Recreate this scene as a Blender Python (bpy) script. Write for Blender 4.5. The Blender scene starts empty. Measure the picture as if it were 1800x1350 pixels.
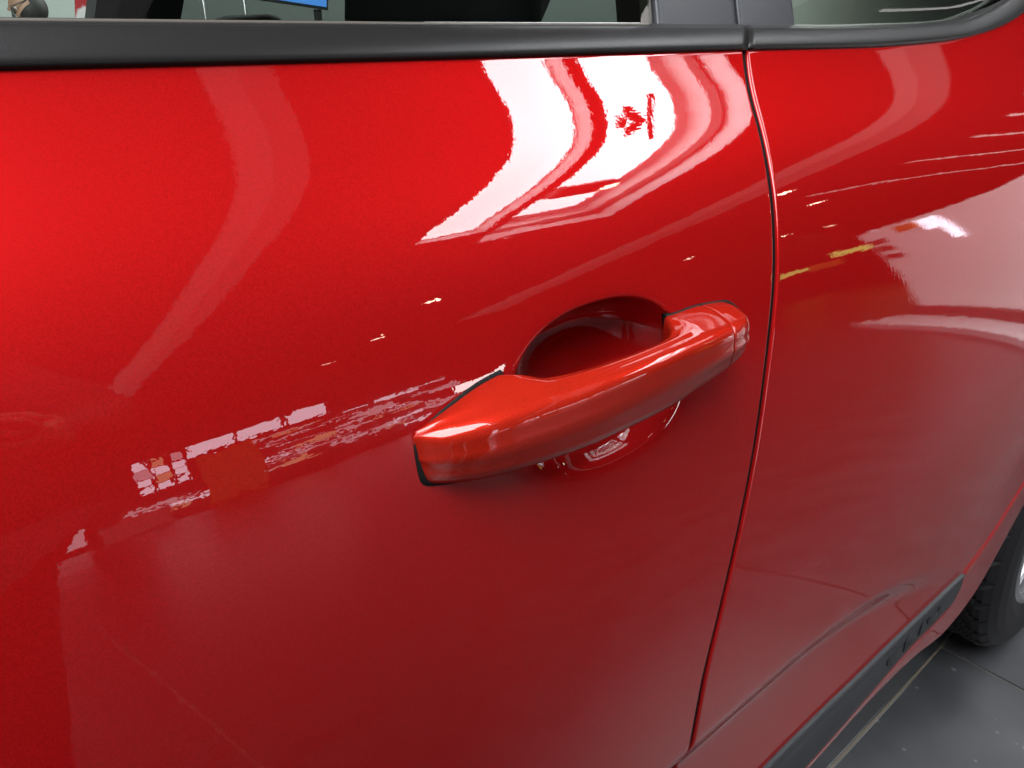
import bpy, bmesh, math, random
import numpy as np
from mathutils import Vector, Matrix
R = math.radians
random.seed(7); rng = np.random.default_rng(7)
scene = bpy.context.scene
COL = scene.collection

# ------------------------------------------------------------------ camera
cam_d = bpy.data.cameras.new('camera'); cam = bpy.data.objects.new('camera', cam_d); COL.objects.link(cam)
cam.location = (0.0, -0.24, 1.02)
cam_d.sensor_width = 36.0; cam_d.lens = 27.04; cam_d.clip_start = 0.01; cam_d.clip_end = 200
cam.rotation_euler = (R(90-24.5), 0, R(49.5-90))
scene.camera = cam
# ------------------------------------------------------------------ exposure / world
scene.view_settings.view_transform = 'Standard'; scene.view_settings.look = 'None'
scene.view_settings.exposure = 0.0; scene.view_settings.gamma = 1.0
scene.render.engine = 'CYCLES'
scene.cycles.use_denoising = True
scene.cycles.max_bounces = 10; scene.cycles.transparent_max_bounces = 12
scene.cycles.caustics_reflective = False; scene.cycles.caustics_refractive = False
world = bpy.data.worlds.new('World'); scene.world = world; world.use_nodes = True
world.node_tree.nodes['Background'].inputs[0].default_value = (0.9, 0.95, 1.0, 1)
world.node_tree.nodes['Background'].inputs[1].default_value = 0.06
SKY_L = 18.0        # radiance of the skylight glass

# ------------------------------------------------------------------ material helpers
def mat(name, color, rough=0.5, metal=0.0, coat=0.0, spec=0.5, emit=None, es=0.0):
    m = bpy.data.materials.new(name); m.use_nodes = True
    b = m.node_tree.nodes['Principled BSDF']
    b.inputs['Base Color'].default_value = (*color, 1)
    b.inputs['Roughness'].default_value = rough; b.inputs['Metallic'].default_value = metal
    b.inputs['Coat Weight'].default_value = coat; b.inputs['Coat Roughness'].default_value = 0.02
    b.inputs['Specular IOR Level'].default_value = spec
    if emit:
        b.inputs['Emission Color'].default_value = (*emit, 1); b.inputs['Emission Strength'].default_value = es
    return m
def bsdf(m): return m.node_tree.nodes['Principled BSDF']
def node(m, t, **kw):
    n = m.node_tree.nodes.new(t)
    for k, v in kw.items(): setattr(n, k, v)
    return n
def lk(m, a, b): m.node_tree.links.new(a, b)
def coords(m, scale=(1, 1, 1)):
    t = node(m, 'ShaderNodeTexCoord'); mp = node(m, 'ShaderNodeMapping'); mp.inputs['Scale'].default_value = scale
    lk(m, t.outputs['Object'], mp.inputs['Vector']); return mp.outputs['Vector']
def add_bump(m, scale, strength, dist, detail=2.0, vec=None, target='Normal'):
    v = vec or coords(m)
    n = node(m, 'ShaderNodeTexNoise'); n.inputs['Scale'].default_value = scale; n.inputs['Detail'].default_value = detail
    lk(m, v, n.inputs['Vector'])
    b = node(m, 'ShaderNodeBump'); b.inputs['Strength'].default_value = strength; b.inputs['Distance'].default_value = dist
    lk(m, n.outputs['Fac'], b.inputs['Height']); lk(m, b.outputs['Normal'], bsdf(m).inputs[target])
    return n
def color_noise(m, c1, c2, scale, detail=4.0, lo=0.35, hi=0.65, vec=None, rough=None):
    v = vec or coords(m)
    n = node(m, 'ShaderNodeTexNoise'); n.inputs['Scale'].default_value = scale; n.inputs['Detail'].default_value = detail
    lk(m, v, n.inputs['Vector'])
    r = node(m, 'ShaderNodeValToRGB'); r.color_ramp.elements[0].position = lo; r.color_ramp.elements[1].position = hi
    r.color_ramp.elements[0].color = (*c1, 1); r.color_ramp.elements[1].color = (*c2, 1)
    lk(m, n.outputs['Fac'], r.inputs['Fac']); lk(m, r.outputs['Color'], bsdf(m).inputs['Base Color'])
    if rough:
        mr = node(m, 'ShaderNodeMapRange'); mr.inputs['To Min'].default_value = rough[0]; mr.inputs['To Max'].default_value = rough[1]
        lk(m, n.outputs['Fac'], mr.inputs['Value']); lk(m, mr.outputs['Result'], bsdf(m).inputs['Roughness'])

def paint(name, color, rough, peel=1.0):
    """metallic flake base under a clear coat with a fine orange peel"""
    m = mat(name, color, rough, 0.38, 0.9); b = bsdf(m)
    b.inputs['Specular IOR Level'].default_value = 0.0; b.inputs['Specular Tint'].default_value = (min(1, color[0]*1.6), color[1]*4, color[2]*4, 1)
    b.inputs['Coat Roughness'].default_value = 0.004; b.inputs['Coat IOR'].default_value = 1.5
    v = coords(m)
    vo = node(m, 'ShaderNodeTexVoronoi'); vo.inputs['Scale'].default_value = 3400.0; lk(m, v, vo.inputs['Vector'])
    sub = node(m, 'ShaderNodeVectorMath', operation='SUBTRACT'); sub.inputs[1].default_value = (.5, .5, .5)
    lk(m, vo.outputs['Color'], sub.inputs[0])
    sc = node(m, 'ShaderNodeVectorMath', operation='SCALE'); sc.inputs['Scale'].default_value = 0.09; lk(m, sub.outputs[0], sc.inputs[0])
    geo = node(m, 'ShaderNodeNewGeometry')
    ad = node(m, 'ShaderNodeVectorMath', operation='ADD'); lk(m, geo.outputs['Normal'], ad.inputs[0]); lk(m, sc.outputs[0], ad.inputs[1])
    nm = node(m, 'ShaderNodeVectorMath', operation='NORMALIZE'); lk(m, ad.outputs[0], nm.inputs[0])
    lk(m, nm.outputs[0], b.inputs['Normal'])
    # flakes also differ a little in depth of colour
    hs = node(m, 'ShaderNodeSeparateColor'); lk(m, vo.outputs['Color'], hs.inputs[0])
    mr = node(m, 'ShaderNodeMapRange'); mr.inputs['To Min'].default_value = .86; mr.inputs['To Max'].default_value = 1.14; lk(m, hs.outputs[0], mr.inputs['Value'])
    vm = node(m, 'ShaderNodeVectorMath', operation='SCALE'); vm.inputs[0].default_value = color; lk(m, mr.outputs['Result'], vm.inputs['Scale']); lk(m, vm.outputs[0], b.inputs['Base Color'])
    # clear coat: fine peel plus a very long faint ripple
    n1 = node(m, 'ShaderNodeTexNoise'); n1.inputs['Scale'].default_value = 380.0; n1.inputs['Detail'].default_value = 1.5
    lk(m, v, n1.inputs['Vector'])
    b1 = node(m, 'ShaderNodeBump'); b1.inputs['Strength'].default_value = 1.0; b1.inputs['Distance'].default_value = 8.5e-6*peel
    lk(m, n1.outputs['Fac'], b1.inputs['Height'])
    v2 = coords(m, (22, 22, 230))
    n2 = node(m, 'ShaderNodeTexNoise'); n2.inputs['Scale'].default_value = 1.0; n2.inputs['Detail'].default_value = 2.0
    lk(m, v2, n2.inputs['Vector'])
    b2 = node(m, 'ShaderNodeBump'); b2.inputs['Strength'].default_value = 1.0; b2.inputs['Distance'].default_value = 2.0e-5*peel
    lk(m, n2.outputs['Fac'], b2.inputs['Height']); lk(m, b1.outputs['Normal'], b2.inputs['Normal'])
    lk(m, b2.outputs['Normal'], b.inputs['Coat Normal'])
    return m

RED = paint('red_metallic_paint', (0.258, 0.0042, 0.0045), 0.44)
HANDLE_RED = paint('red_handle_paint', (0.265, 0.0105, 0.0045), 0.40, 0.6)
SATIN = mat('satin_black_plastic', (0.008, 0.0075, 0.0075), 0.38, spec=.22); add_bump(SATIN, 900, .25, .0002)
GRAIN = mat('grained_black_film', (0.016, 0.017, 0.021), 0.42, spec=.35); add_bump(GRAIN, 1300, .5, .0003, 3)
TRIM = mat('grey_black_moulding', (0.020, 0.022, 0.024), 0.5, spec=.3); add_bump(TRIM, 1500, .2, .0002)
LETTER = mat('moulded_lettering', (0.006, 0.0065, 0.007), 0.45, spec=.3)
RUBBER = mat('black_rubber', (0.006, 0.006, 0.0065), 0.6, spec=.25); add_bump(RUBBER, 200, .2, .0004)
SEAL = mat('dark_seal', (0.002, 0.002, 0.002), 0.8, spec=.1)
GASKET = mat('gasket_rubber', (0.003, 0.003, 0.003), 0.6, spec=.15)
CHANNEL = mat('window_channel_rubber', (0.055, 0.047, 0.038), 0.45)
CHROME = mat('bright_strip', (0.40, 0.40, 0.40), 0.35, 1.0)
INNER = mat('dark_cabin_plastic', (0.012, 0.013, 0.013), 0.6)
SEATM = mat('black_seat_cloth', (0.008, 0.008, 0.009), 0.85); add_bump(SEATM, 900, .15, .0004)
ALLOY = mat('alloy_wheel', (0.34, 0.345, 0.35), 0.35, 0.9)
def glass_mat(name, tint, refl):
    m = bpy.data.materials.new(name); m.use_nodes = True; nt = m.node_tree; nt.nodes.clear()
    out = nt.nodes.new('ShaderNodeOutputMaterial'); mix = nt.nodes.new('ShaderNodeMixShader')
    tr = nt.nodes.new('ShaderNodeBsdfTransparent'); tr.inputs[0].default_value = (*tint, 1)
    gl = nt.nodes.new('ShaderNodeBsdfGlossy'); gl.inputs['Roughness'].default_value = 0.01; gl.inputs[0].default_value = (refl, refl, refl, 1)
    fr = nt.nodes.new('ShaderNodeFresnel'); fr.inputs[0].default_value = 1.5
    nt.links.new(fr.outputs[0], mix.inputs[0]); nt.links.new(tr.outputs[0], mix.inputs[1]); nt.links.new(gl.outputs[0], mix.inputs[2])
    nt.links.new(mix.outputs[0], out.inputs[0]); return m
GLASS = glass_mat('tinted_door_glass', (0.60, 0.68, 0.63), 0.9)
PRIVACY = glass_mat('dark_rear_glass', (0.50, 0.56, 0.48), 1.0)

# ------------------------------------------------------------------ object helpers
def props(o, label=None, cat=None, group=None, kind=None):
    if label: o['label'] = label
    if cat: o['category'] = cat
    if group: o['group'] = group
    if kind: o['kind'] = kind
    return o
def empty(name, loc, label=None, cat=None, group=None):
    o = bpy.data.objects.new(name, None); o.location = loc; COL.objects.link(o); o.empty_display_size = .1
    return props(o, label, cat, group)
def link(name, me, m, parent=None):
    o = bpy.data.objects.new(name, me); COL.objects.link(o)
    if m and not me.materials: me.materials.append(m)
    if parent:
        o.parent = parent; o.matrix_parent_inverse = Matrix.Translation(-world_loc(parent))
    return o
def world_loc(o):
    v = Vector(o.location); p = o.parent
    if p:
        # parents carry translation only; children built in world coordinates sit at their parent's inverse
        v = Vector((0, 0, 0))
    return v
def mesh_from(verts, faces, smooth=True):
    me = bpy.data.meshes.new('m'); me.from_pydata([tuple(v) for v in verts], [], [tuple(f) for f in faces])
    if smooth: me.polygons.foreach_set('use_smooth', [True]*len(me.polygons))
    me.update(); return me
def grid_mesh(P, mask=None, flip=False):
    """mesh from a (rows, cols, 3) array with normals taken over the whole grid, so pieces of one sheet meet without a seam"""
    P = np.asarray(P, float); nr, nc = P.shape[:2]
    gu = np.gradient(P, axis=0); gv = np.gradient(P, axis=1)
    N = np.cross(gv, gu); N /= np.linalg.norm(N, axis=-1, keepdims=True)+1e-12
    if flip: N = -N
    idx = np.arange(nr*nc).reshape(nr, nc)
    q = np.stack([idx[:-1, :-1], idx[:-1, 1:], idx[1:, 1:], idx[1:, :-1]], -1)
    if flip: q = q[..., ::-1]
    q = q[mask] if mask is not None else q.reshape(-1, 4)
    used = np.unique(q); mp = np.full(nr*nc, -1); mp[used] = np.arange(len(used))
    V = P.reshape(-1, 3)[used]; NN = N.reshape(-1, 3)[used]; F = mp[q]
    me = bpy.data.meshes.new('m')
    me.vertices.add(len(V)); me.vertices.foreach_set('co', V.ravel())
    me.loops.add(len(F)*4); me.loops.foreach_set('vertex_index', F.ravel().astype(np.int32))
    me.polygons.add(len(F)); me.polygons.foreach_set('loop_start', np.arange(0, len(F)*4, 4, dtype=np.int32))
    me.update(calc_edges=True); me.polygons.foreach_set('use_smooth', [True]*len(F))
    me.normals_split_custom_set_from_vertices([tuple(n) for n in NN]); return me
def loft(rings, cap=True, closed=True):
    n = len(rings[0]); V = [p for r_ in rings for p in r_]; F = []
    for i in range(len(rings)-1):
        for j in range(n if closed else n-1):
            k = (j+1) % n; F.append((i*n+j, i*n+k, (i+1)*n+k, (i+1)*n+j))
    if cap: F.append(tuple(range(n-1, -1, -1))); F.append(tuple((len(rings)-1)*n+j for j in range(n)))
    return mesh_from(V, F)
def box_bm(bm, c, s, rot=None, bevel=0.0):
    r_ = bmesh.ops.create_cube(bm, size=1.0); vs = r_['verts']
    bmesh.ops.scale(bm, vec=Vector(s), verts=vs)
    if bevel > 0:
        es = list({e for v in vs for e in v.link_edges})
        rb = bmesh.ops.bevel(bm, geom=es, offset=bevel, segments=2, affect='EDGES', profile=.5)
        vs = list({v for f in rb['faces'] for v in f.verts} | {v for v in vs if v.is_valid})
    if rot is not None: bmesh.ops.rotate(bm, cent=(0, 0, 0), matrix=rot, verts=vs)
    bmesh.ops.translate(bm, vec=Vector(c), verts=vs); return vs
def bm_mesh(bm, smooth=False):
    me = bpy.data.meshes.new('m'); bm.normal_update(); bm.to_mesh(me); bm.free()
    if smooth: me.polygons.foreach_set('use_smooth', [True]*len(me.polygons))
    return me
def box(name, c, s, m, parent=None, bevel=0.0, rot=None):
    bm = bmesh.new(); box_bm(bm, c, s, rot, bevel); return link(name, bm_mesh(bm), m, parent)
def lathe(profile, axis='z', n=48, cap=True):
    rings = []
    for r_, h in profile:
        ring = []
        for i in range(n):
            a = 2*math.pi*i/n
            if axis == 'z': ring.append((r_*math.cos(a), r_*math.sin(a), h))
            else: ring.append((r_*math.cos(a), h, r_*math.sin(a)))
        rings.append(ring)
    return loft(rings, cap)

# ------------------------------------------------------------------ body surface y = body(x, z)
def pchip(x, y):
    x = np.array(x, float); y = np.array(y, float); hh = np.diff(x); d = np.diff(y)/hh
    m = np.zeros_like(y); m[0] = d[0]; m[-1] = d[-1]
    for i in range(1, len(x)-1):
        if d[i-1]*d[i] > 0:
            w1 = 2*hh[i]+hh[i-1]; w2 = hh[i]+2*hh[i-1]; m[i] = (w1+w2)/(w1/d[i-1]+w2/d[i])
    def F(t):
        t = np.clip(np.asarray(t, float), x[0], x[-1]); i = np.clip(np.searchsorted(x, t, side='right')-1, 0, len(x)-2)
        s = (t-x[i])/hh[i]
        return (2*s**3-3*s**2+1)*y[i]+(s**3-2*s**2+s)*hh[i]*m[i]+(-2*s**3+3*s**2)*y[i+1]+(s**3-s**2)*hh[i]*m[i+1]
    return F
def sstep(t):
    t = np.clip(t, 0, 1); return t*t*t*(t*(6*t-15)+10)
ZK = [.15, .22, .28, .36, .45, .56, .62, .70, .78, .84, .873, .895, .912, .935, .946, .958, .972, .985, 1.0, 1.02, 1.10, 1.2]
PF = pchip(ZK, [-40, -22, -8, 2, 0, 0, 1, 3.5, 8, 11.5, 14, 17.5, 21.3, 28.5, 32, 37, 41, 39, 34, 30, 28, 28])
PR = pchip(ZK, [-40, -22, -8, 2, -1, 0, 3, 7, 9, 11.5, 15, 19, 24, 32, 35, 38, 40, 40, 39, 37, 34, 32])
ZT = np.linspace(.15, 1.2, 4001)
def integ(P):
    t = np.tan(np.radians(P(ZT))); c = np.concatenate([[0], np.cumsum((t[1:]+t[:-1])/2*np.diff(ZT))])
    c = c-np.interp(.88, ZT, c)
    k = np.exp(-np.linspace(-2.5, 2.5, 41)**2); k /= k.sum()
    cp = np.concatenate([2*c[0]-c[20:0:-1], c, 2*c[-1]-c[-2:-22:-1]])
    return np.convolve(cp, k, 'valid')
YF = integ(PF); YR = integ(PR)
ZC = pchip([-2, .40, .50, .60, .69, .80, .87, 2], [.557, .557, .557, .550, .530, .487, .455, .42])
def body(x, z):
    x = np.asarray(x, float); z = np.asarray(z, float)
    w = sstep((x-.35)/.7)
    y = (1-w)*np.interp(z, ZT, YF)+w*np.interp(z, ZT, YR)
    y = y+.03*np.clip((.1-x), 0, 9)**2
    y = y-.024*sstep((x-.35)/.75)*np.exp(-((z-.76)/np.where(z > .76, .20, .17))**2)
    y = y-.002*sstep((x-.60)/.34)*np.exp(-((z-.44)/.15)**2)
    A = .0105*(1-sstep((x-.45)/.45)); zc = ZC(x)
    y = y+A*(1-sstep((z-zc+.024)/.042))-A*sstep((zc-z)/(zc-.34))*.9
    return y
# hand pocket behind the grip
PCX, PCZ, PA, PB = .2640, .8595, .0615, .0405
def prho(x, z): return (np.abs((x-PCX)/PA)**2.3+np.abs((z-PCZ)/PB)**2.3)**(1/2.3)
def pocket(x, z):
    rho = prho(x, z); lo = sstep((.858-z)/.026); e = .09
    q = 1-(rho**4.2*(1-lo)+rho**1.15*lo); g = .5*(q+np.sqrt(q*q+e*e))
    g = np.where(rho < 2.2, g*(1-sstep((rho-1.02)/.35)), 0)
    return (.034-.005*lo)*g
def door_y(x, z): return body(x, z)+pocket(x, z)
XG = pchip([.36, .45, .54, .576, .626, .676, .734, .787, .841, .88, .912, .946, .977, 1.008, 1.03], [.340, .340, .341, .3435, .348, .359, .3745, .390, .405, .4165, .425, .436, .451, .468, .480])
HALF = .0027; RR = .0014
TB = pchip([-1.2, .05, .19, .47, .61, .76, .89, 1.01, 1.10, 1.3], [1.002, 1.009, 1.009, 1.010, 1.010, 1.013, 1.022, 1.039, 1.062, 1.13])    # lower edge of the waist moulding

# ------------------------------------------------------------------ the car
car = empty('car', (0.4, 0.75, 0), 'glossy metallic red hatchback on the grey tiled floor, seen close at its door handle', 'car')

def edge_cols(sign):
    """columns for a rounded panel edge: (distance from gap line, inward offset), from the flange to the flat"""
    out = [(HALF+.001, .022), (HALF+.0005, .010), (HALF, RR+.002)]
    for a in np.linspace(90, 0, 8): out.append((HALF+RR-RR*math.sin(R(a)), RR-RR*math.cos(R(a))))
    return out
def spaced(breaks):
    v = [breaks[0][0]]
    for (a, st), (b, _) in zip(breaks[:-1], breaks[1:]):
        n = max(1, int(round(abs(b-a)/st))); v += list(np.linspace(a, b, n+1)[1:])
    return np.array(v)
# front door: columns run forward from the gap
ec = edge_cols(-1)
zrows = spaced([(.375, .006), (.52, .0025), (.58, .006), (.795, .0012), (.805, .0007), (.915, .0012), (.925, .0025), (1.0105, .1)])
scol = spaced([(HALF+RR+.001, .002), (.06, .0007), (.25, .002), (.30, .008), (.62, .03), (1.02, 1)])
S_ = np.concatenate([[c[0] for c in ec], scol]); DY = np.concatenate([[c[1] for c in ec], np.zeros(len(scol))])
Z_, SS = np.meshgrid(zrows, S_, indexing='ij'); X_ = XG(Z_)-SS
Y_ = door_y(X_, Z_)+DY[None, :]
Pf = np.stack([X_, Y_, Z_], -1)
top = Pf[-1:].copy(); top2 = top.copy(); top[..., 1] += .0022; top[..., 2] += .0006; top2[..., 1] += .02; top2[..., 2] += .001
bot = Pf[:1].copy(); bot[..., 1] += .03; bot[..., 2] -= .004
Pf = np.concatenate([bot, Pf, top, top2])
cx = (Pf[:-1, :-1]+Pf[1:, 1:])/2; inside = (prho(cx[..., 0], cx[..., 2]) < 1.0)
inside[0] = False; inside[-2:] = False
front = link('front_door', grid_mesh(Pf, ~inside, flip=True), RED, car)
front['label'] = 'front door with the grip handle'
link('handle_pocket', grid_mesh(Pf, inside, flip=True), RED, front)

# rear door and quarter: columns run rearward from the gap
TRT = pchip([-1.3, .30, .40, .467, .616, .721, .826, .9], [.405, .436, .440, .444, .451, .463, .476, .48])           # upper edge of the lower moulding
TRB = pchip([-1.3, .30, .40, .538, .591, .654, .745, .794, .82, .829], [.352, .380, .385, .391, .397, .408, .426, .431, .438, .458])
FOLD = pchip([.826, .881, .938, 1.02, 1.12, 1.25, 1.37, 1.55, 1.75], [.476, .503, .553, .640, .705, .748, .760, .745, .66])
scol = spaced([(HALF+RR+.001, .003), (.12, .006), (.75, .012), (1.35, 1)])
S_ = np.concatenate([[c[0] for c in ec], scol]); DY = np.concatenate([[c[1] for c in ec], np.zeros(len(scol))])
v = spaced([(0, .012), (.06, .006), (.34, .012), (.70, .006), (1.0, 1)])
xs = .40+S_; low = np.where(xs < .84, TRT(xs)-.008, FOLD(np.maximum(xs, .826))); low = np.where((xs >= .80) & (xs < .90), np.minimum(low, FOLD(np.maximum(xs, .826))), low)
V_, SS = np.meshgrid(v, S_, indexing='ij')
def rear_grid(V_, SS):
    X = .40+SS; Z = .8+0*X
    for _ in range(40):
        lo = np.where(X < .826, TRT(X)-.006*sstep((.826-X)/.03), FOLD(X)); Z = lo+(TB(X)+.0008-lo)*V_; X = XG(Z)+SS
    return X, Z
X_, Z_ = rear_grid(V_, SS)
Pr = np.stack([X_, body(X_, Z_)+DY[None, :], Z_], -1)
top = Pr[-1:].copy(); top[..., 1] += .0022; top[..., 2] += .0006; top2 = top.copy(); top2[..., 1] += .02
Pr = np.concatenate([Pr, top, top2])
ncut = int(np.argmin(np.abs(S_-.70)))
m_all = np.ones((Pr.shape[0]-1, Pr.shape[1]-1), bool); m_d = m_all.copy(); m_d[:, ncut:] = False
rear = link('rear_door', grid_mesh(Pr, m_d), RED, car); rear['label'] = 'rear door with the dark lower moulding'
fender = link('rear_fender', grid_mesh(Pr, ~m_d), RED, car)

# wheel-arch lip and sill strip under the moulding
A_ = np.array([(-.60, .368), (0, .374), (.30, .380), (.40, .385), (.538, .391), (.591, .397), (.654, .408), (.745, .426), (.794, .431), (.82, .438), (.828, .456), (.827, .476), (.851, .488), (.881, .503), (.938, .553), (1.02, .640), (1.12, .705), (1.25, .748), (1.37, .760), (1.55, .745)])
B_ = np.array([(-.60, .350), (0, .354), (.30, .360), (.42, .366), (.566, .374), (.62, .384), (.685, .389), (.745, .390), (.790, .386), (.821, .377), (.858, .378), (.896, .385), (.925, .397), (.948, .415), (.996, .486), (1.05, .565), (1.13, .635), (1.25, .682), (1.37, .695), (1.55, .68)])
def resample(P, n):
    P = np.array(P, float); t = np.arange(len(P), dtype=float); u = np.linspace(0, len(P)-1, n)
    return np.stack([pchip(t, P[:, k])(u) if np.all(np.diff(P[:, k]) != 0) or True else None for k in range(2)], -1)
A2 = resample(A_, 300); B2 = resample(B_, 300)
def smooth(P, n):
    k = np.ones(n)/n; h2 = n//2
    return np.stack([np.convolve(np.concatenate([np.repeat(P[0, c], h2), P[:, c], np.repeat(P[-1, c], h2)]), k, 'valid') for c in range(2)], -1)
B2 = smooth(B2, 31)
rows = []
for k, (t, dy) in enumerate([(0, .004), (0, .0006), (.05, -.0012), (.12, -.0016), (.3, -.0012), (.45, -.0008), (.6, -.0002), (.75, .0004), (.87, .001), (.95, .0022), (1, .005), (1.01, .012), (1.01, .05)]):
    q = A2*(1-t)+B2*t; y = body(q[:, 0], q[:, 1])+dy
    if k == 0: y = y+.006
    rows.append(np.stack([q[:, 0], y, q[:, 1]], -1))
link('wheel_arch_lip', grid_mesh(np.array(rows)), RED, fender)

# lower moulding, proud of the doors
def moulding(x0, x1, n, parent, tip):
    xt = np.linspace(x0, x1, n); rows = []
    end = .829 if tip else x1
    xb = x0+(xt-x0)*(end-x0)/(x1-x0)
    zt = TRT(xt); zb = TRB(xb)
    prof = [(0, .006), (0, -.0020), (.03, -.0038), (.08, -.0044), (.25, -.0038), (.5, -.0030), (.75, -.0032), (.92, -.0034), (.98, -.0026), (1, -.0010), (1, .006)]
    for t, dy in prof:
        X = xt*(1-t)+xb*t; Z = zt*(1-t)+zb*t
        # shallow scoop in the middle of the strip that fades towards the rear
        sc = .004*np.exp(-((t-.62)/.22)**2)*(1-sstep((X-.56)/.08)) if tip else 0
        rows.append(np.stack([X, body(X, Z)+dy+sc, Z], -1))
    rows = np.array(rows)
    c0 = rows[:, :1].copy(); c0[..., 1] += .012
    rows = np.concatenate([c0, rows], 1)
    if tip:
        c1 = rows[:, -1:].copy(); c1[..., 1] += .010; rows = np.concatenate([rows, c1], 1)
    return link('side_moulding', grid_mesh(rows), TRIM, parent)
mould = moulding(.3425, .826, 140, car, True); mould['label'] = 'dark moulding strip of the rear door with raised lettering'
moulding(-.60, .3375, 60, car, False)
# lettering on the moulding, one mesh per letter
def letter(ch, x, z, h, slope):
    cu = bpy.data.curves.new('letter', 'FONT'); cu.body = ch; cu.size = h/0.72; cu.extrude = .0010; cu.align_x = 'CENTER'; cu.offset = .0002; cu.bevel_depth = .00025
    tmp = bpy.data.objects.new('letter', cu); COL.objects.link(tmp)
    me = bpy.data.meshes.new_from_object(tmp.evaluated_get(bpy.context.evaluated_depsgraph_get())); bpy.data.objects.remove(tmp)
    for vtx in me.vertices:
        u, w_, d_ = vtx.co.x*1.25, vtx.co.y, vtx.co.z
        X = x+u; Z = z+w_+u*slope
        vtx.co = (X, float(body(X, Z))-.0030-d_, Z)
    me.update(); me.materials.clear()
    return link('letter', me, LETTER, mould)
for ch, x, z in (('C', .690, .4275), ('L', .7185, .4325), ('I', .7445, .4365), ('O', .770, .4405)): letter(ch, x, z, .0215, .16)

# black seal seen through the gap between the doors
zz = np.linspace(.37, 1.02, 80); rows = []
for off, dy in ((-.0040, .0023), (.0040, .0023)):
    rows.append(np.stack([XG(zz)+off, body(XG(zz), zz)+dy, zz], -1))
link('door_seal', grid_mesh(np.array(rows)), SEAL, car)

# ------------------------------------------------------------------ door handle
YO = pchip([.1486, .1489, .1497, .1515, .1545, .159, .166, .175, .19, .21, .24, .27, .305, .330, .339, .347, .353, .3565, .3580], [.002, -.0015, -.0055, -.0095, -.0133, -.0168, -.0207, -.0247, -.0287, -.0327, -.0370, -.0385, -.0372, -.0350, -.0332, -.0295, -.0235, -.0150, .001])
YI = pchip([.1486, .195, .203, .211, .225, .24, .278, .288, .295, .300, .304, .3580], [.004, .004, -.002, -.009, -.0140, -.0165, -.0185, -.0175, -.013, -.006, .004, .004])
ZTO = pchip([.1486, .152, .17, .19, .21, .24, .278, .305, .33, .345, .3580], [.8692, .8718, .8752, .8775, .8795, .8835, .8858, .8868, .8878, .8868, .8830])
ZTI = pchip([.1486, .152, .17, .19, .203, .215, .24, .278, .30, .32, .345, .3580], [.8652, .8682, .8762, .8815, .8828, .8806, .8806, .8830, .8868, .8900, .8885, .8840])
ZBO = pchip([.1486, .152, .17, .21, .242, .282, .327, .345, .3580], [.8535, .8510, .8502, .8510, .8535, .8565, .8615, .8640, .8680])
ZBI = pchip([.1486, .17, .20, .24, .28, .33, .3580], [.8525, .8475, .8490, .8545, .8575, .8600, .8660])
KX = pchip([.1, .28, .302, .322, .36], [0, 0, .25, .53, .53])
DZ = .0036
UPO = pchip([.14, .27, .305, .33, .36], [.0046, .0046, .0024, 0, 0])      # lift of the outer and inner top edges
UPI = pchip([.14, .24, .28, .32, .345, .36], [.0046, .0046, .0030, -.0028, -.0036, -.0036])
def handle_ring(x):
    yo, yi = float(YO(x)), float(YI(x)); k = float(KX(x))
    c = [np.array((yi, float(ZTI(x)+UPI(x)))), np.array((yo, float(ZTO(x)+UPO(x)))), np.array((yo+.0015, float(ZBO(x)))), np.array((yi, float(ZBI(x))))]
    rad = [.0035, .0060, .0065, .004]
    out = []
    for i in range(4):
        p, a, b = c[i], c[i-1], c[(i+1) % 4]
        la, lb = np.linalg.norm(a-p), np.linalg.norm(b-p)
        ra = min(rad[i], la*.45); rb = min(rad[i], lb*.45)
        s = p+(a-p)/(la+1e-9)*ra*1.6 if la > ra*3.6 else p+(a-p)*.45; e = p+(b-p)/(lb+1e-9)*rb*1.6 if lb > rb*3.6 else p+(b-p)*.45
        for t in np.linspace(0, 1, 9): out.append((1-t)**2*s+2*t*(1-t)*p+t*t*e)
        s2 = c[(i+1) % 4]; l2 = np.linalg.norm(s2-p); r2 = rad[(i+1) % 4]
        nxt = s2+(p-s2)/(l2+1e-9)*min(r2*1.6, l2*.45)
        d = nxt-e; nrm_ = np.array((-d[1], d[0])); nrm_ = nrm_/(np.linalg.norm(nrm_)+1e-9)
        bul = (.0010, .0010, .0006, 0)[i]
        for t in (.2, .4, .6, .8): out.append(e+d*t+nrm_*bul*4*t*(1-t)*(-1)*(-1 if False else 1))
    return [(x+k*(q[0]-yo), q[0], q[1]-DZ) for q in out]
XCAP = .3245
xa = np.concatenate([[.1486, .1487, .1489, .1492, .1496, .1501, .1507, .1514, .1522, .1531, .1541, .1552], np.linspace(.1565, XCAP-.0012, 112), [XCAP-.0006, XCAP-.0004]])
xb_ = np.concatenate([[XCAP+.0003, XCAP+.0005], np.linspace(XCAP+.0012, .3555, 26), [.3562, .357, .3574, .3577, .3579, .358]])
def shrink(ring, k):
    r_ = np.array(ring); c = r_.mean(0); d = r_-c; l = np.linalg.norm(d, axis=1, keepdims=True); return [tuple(p) for p in c+d*(1-k/np.maximum(l, 1e-6))]
rings = [handle_ring(x) for x in xa]; rings[-1] = shrink(rings[-1], .0007); rings[-2] = shrink(rings[-2], .0002)
grip = link('door_handle', loft(rings), HANDLE_RED, front)
rings = [handle_ring(x) for x in xb_]; rings[0] = shrink(rings[0], .0007); rings[1] = shrink(rings[1], .0002)
link('handle_cap', loft(rings), HANDLE_RED, front)
# dark packing between cap and grip
r0 = shrink(handle_ring(XCAP-.004), .0014); r1 = shrink(handle_ring(XCAP+.004), .0014)
link('handle_joint', loft([r0, r1]), SEAL, front)
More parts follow.
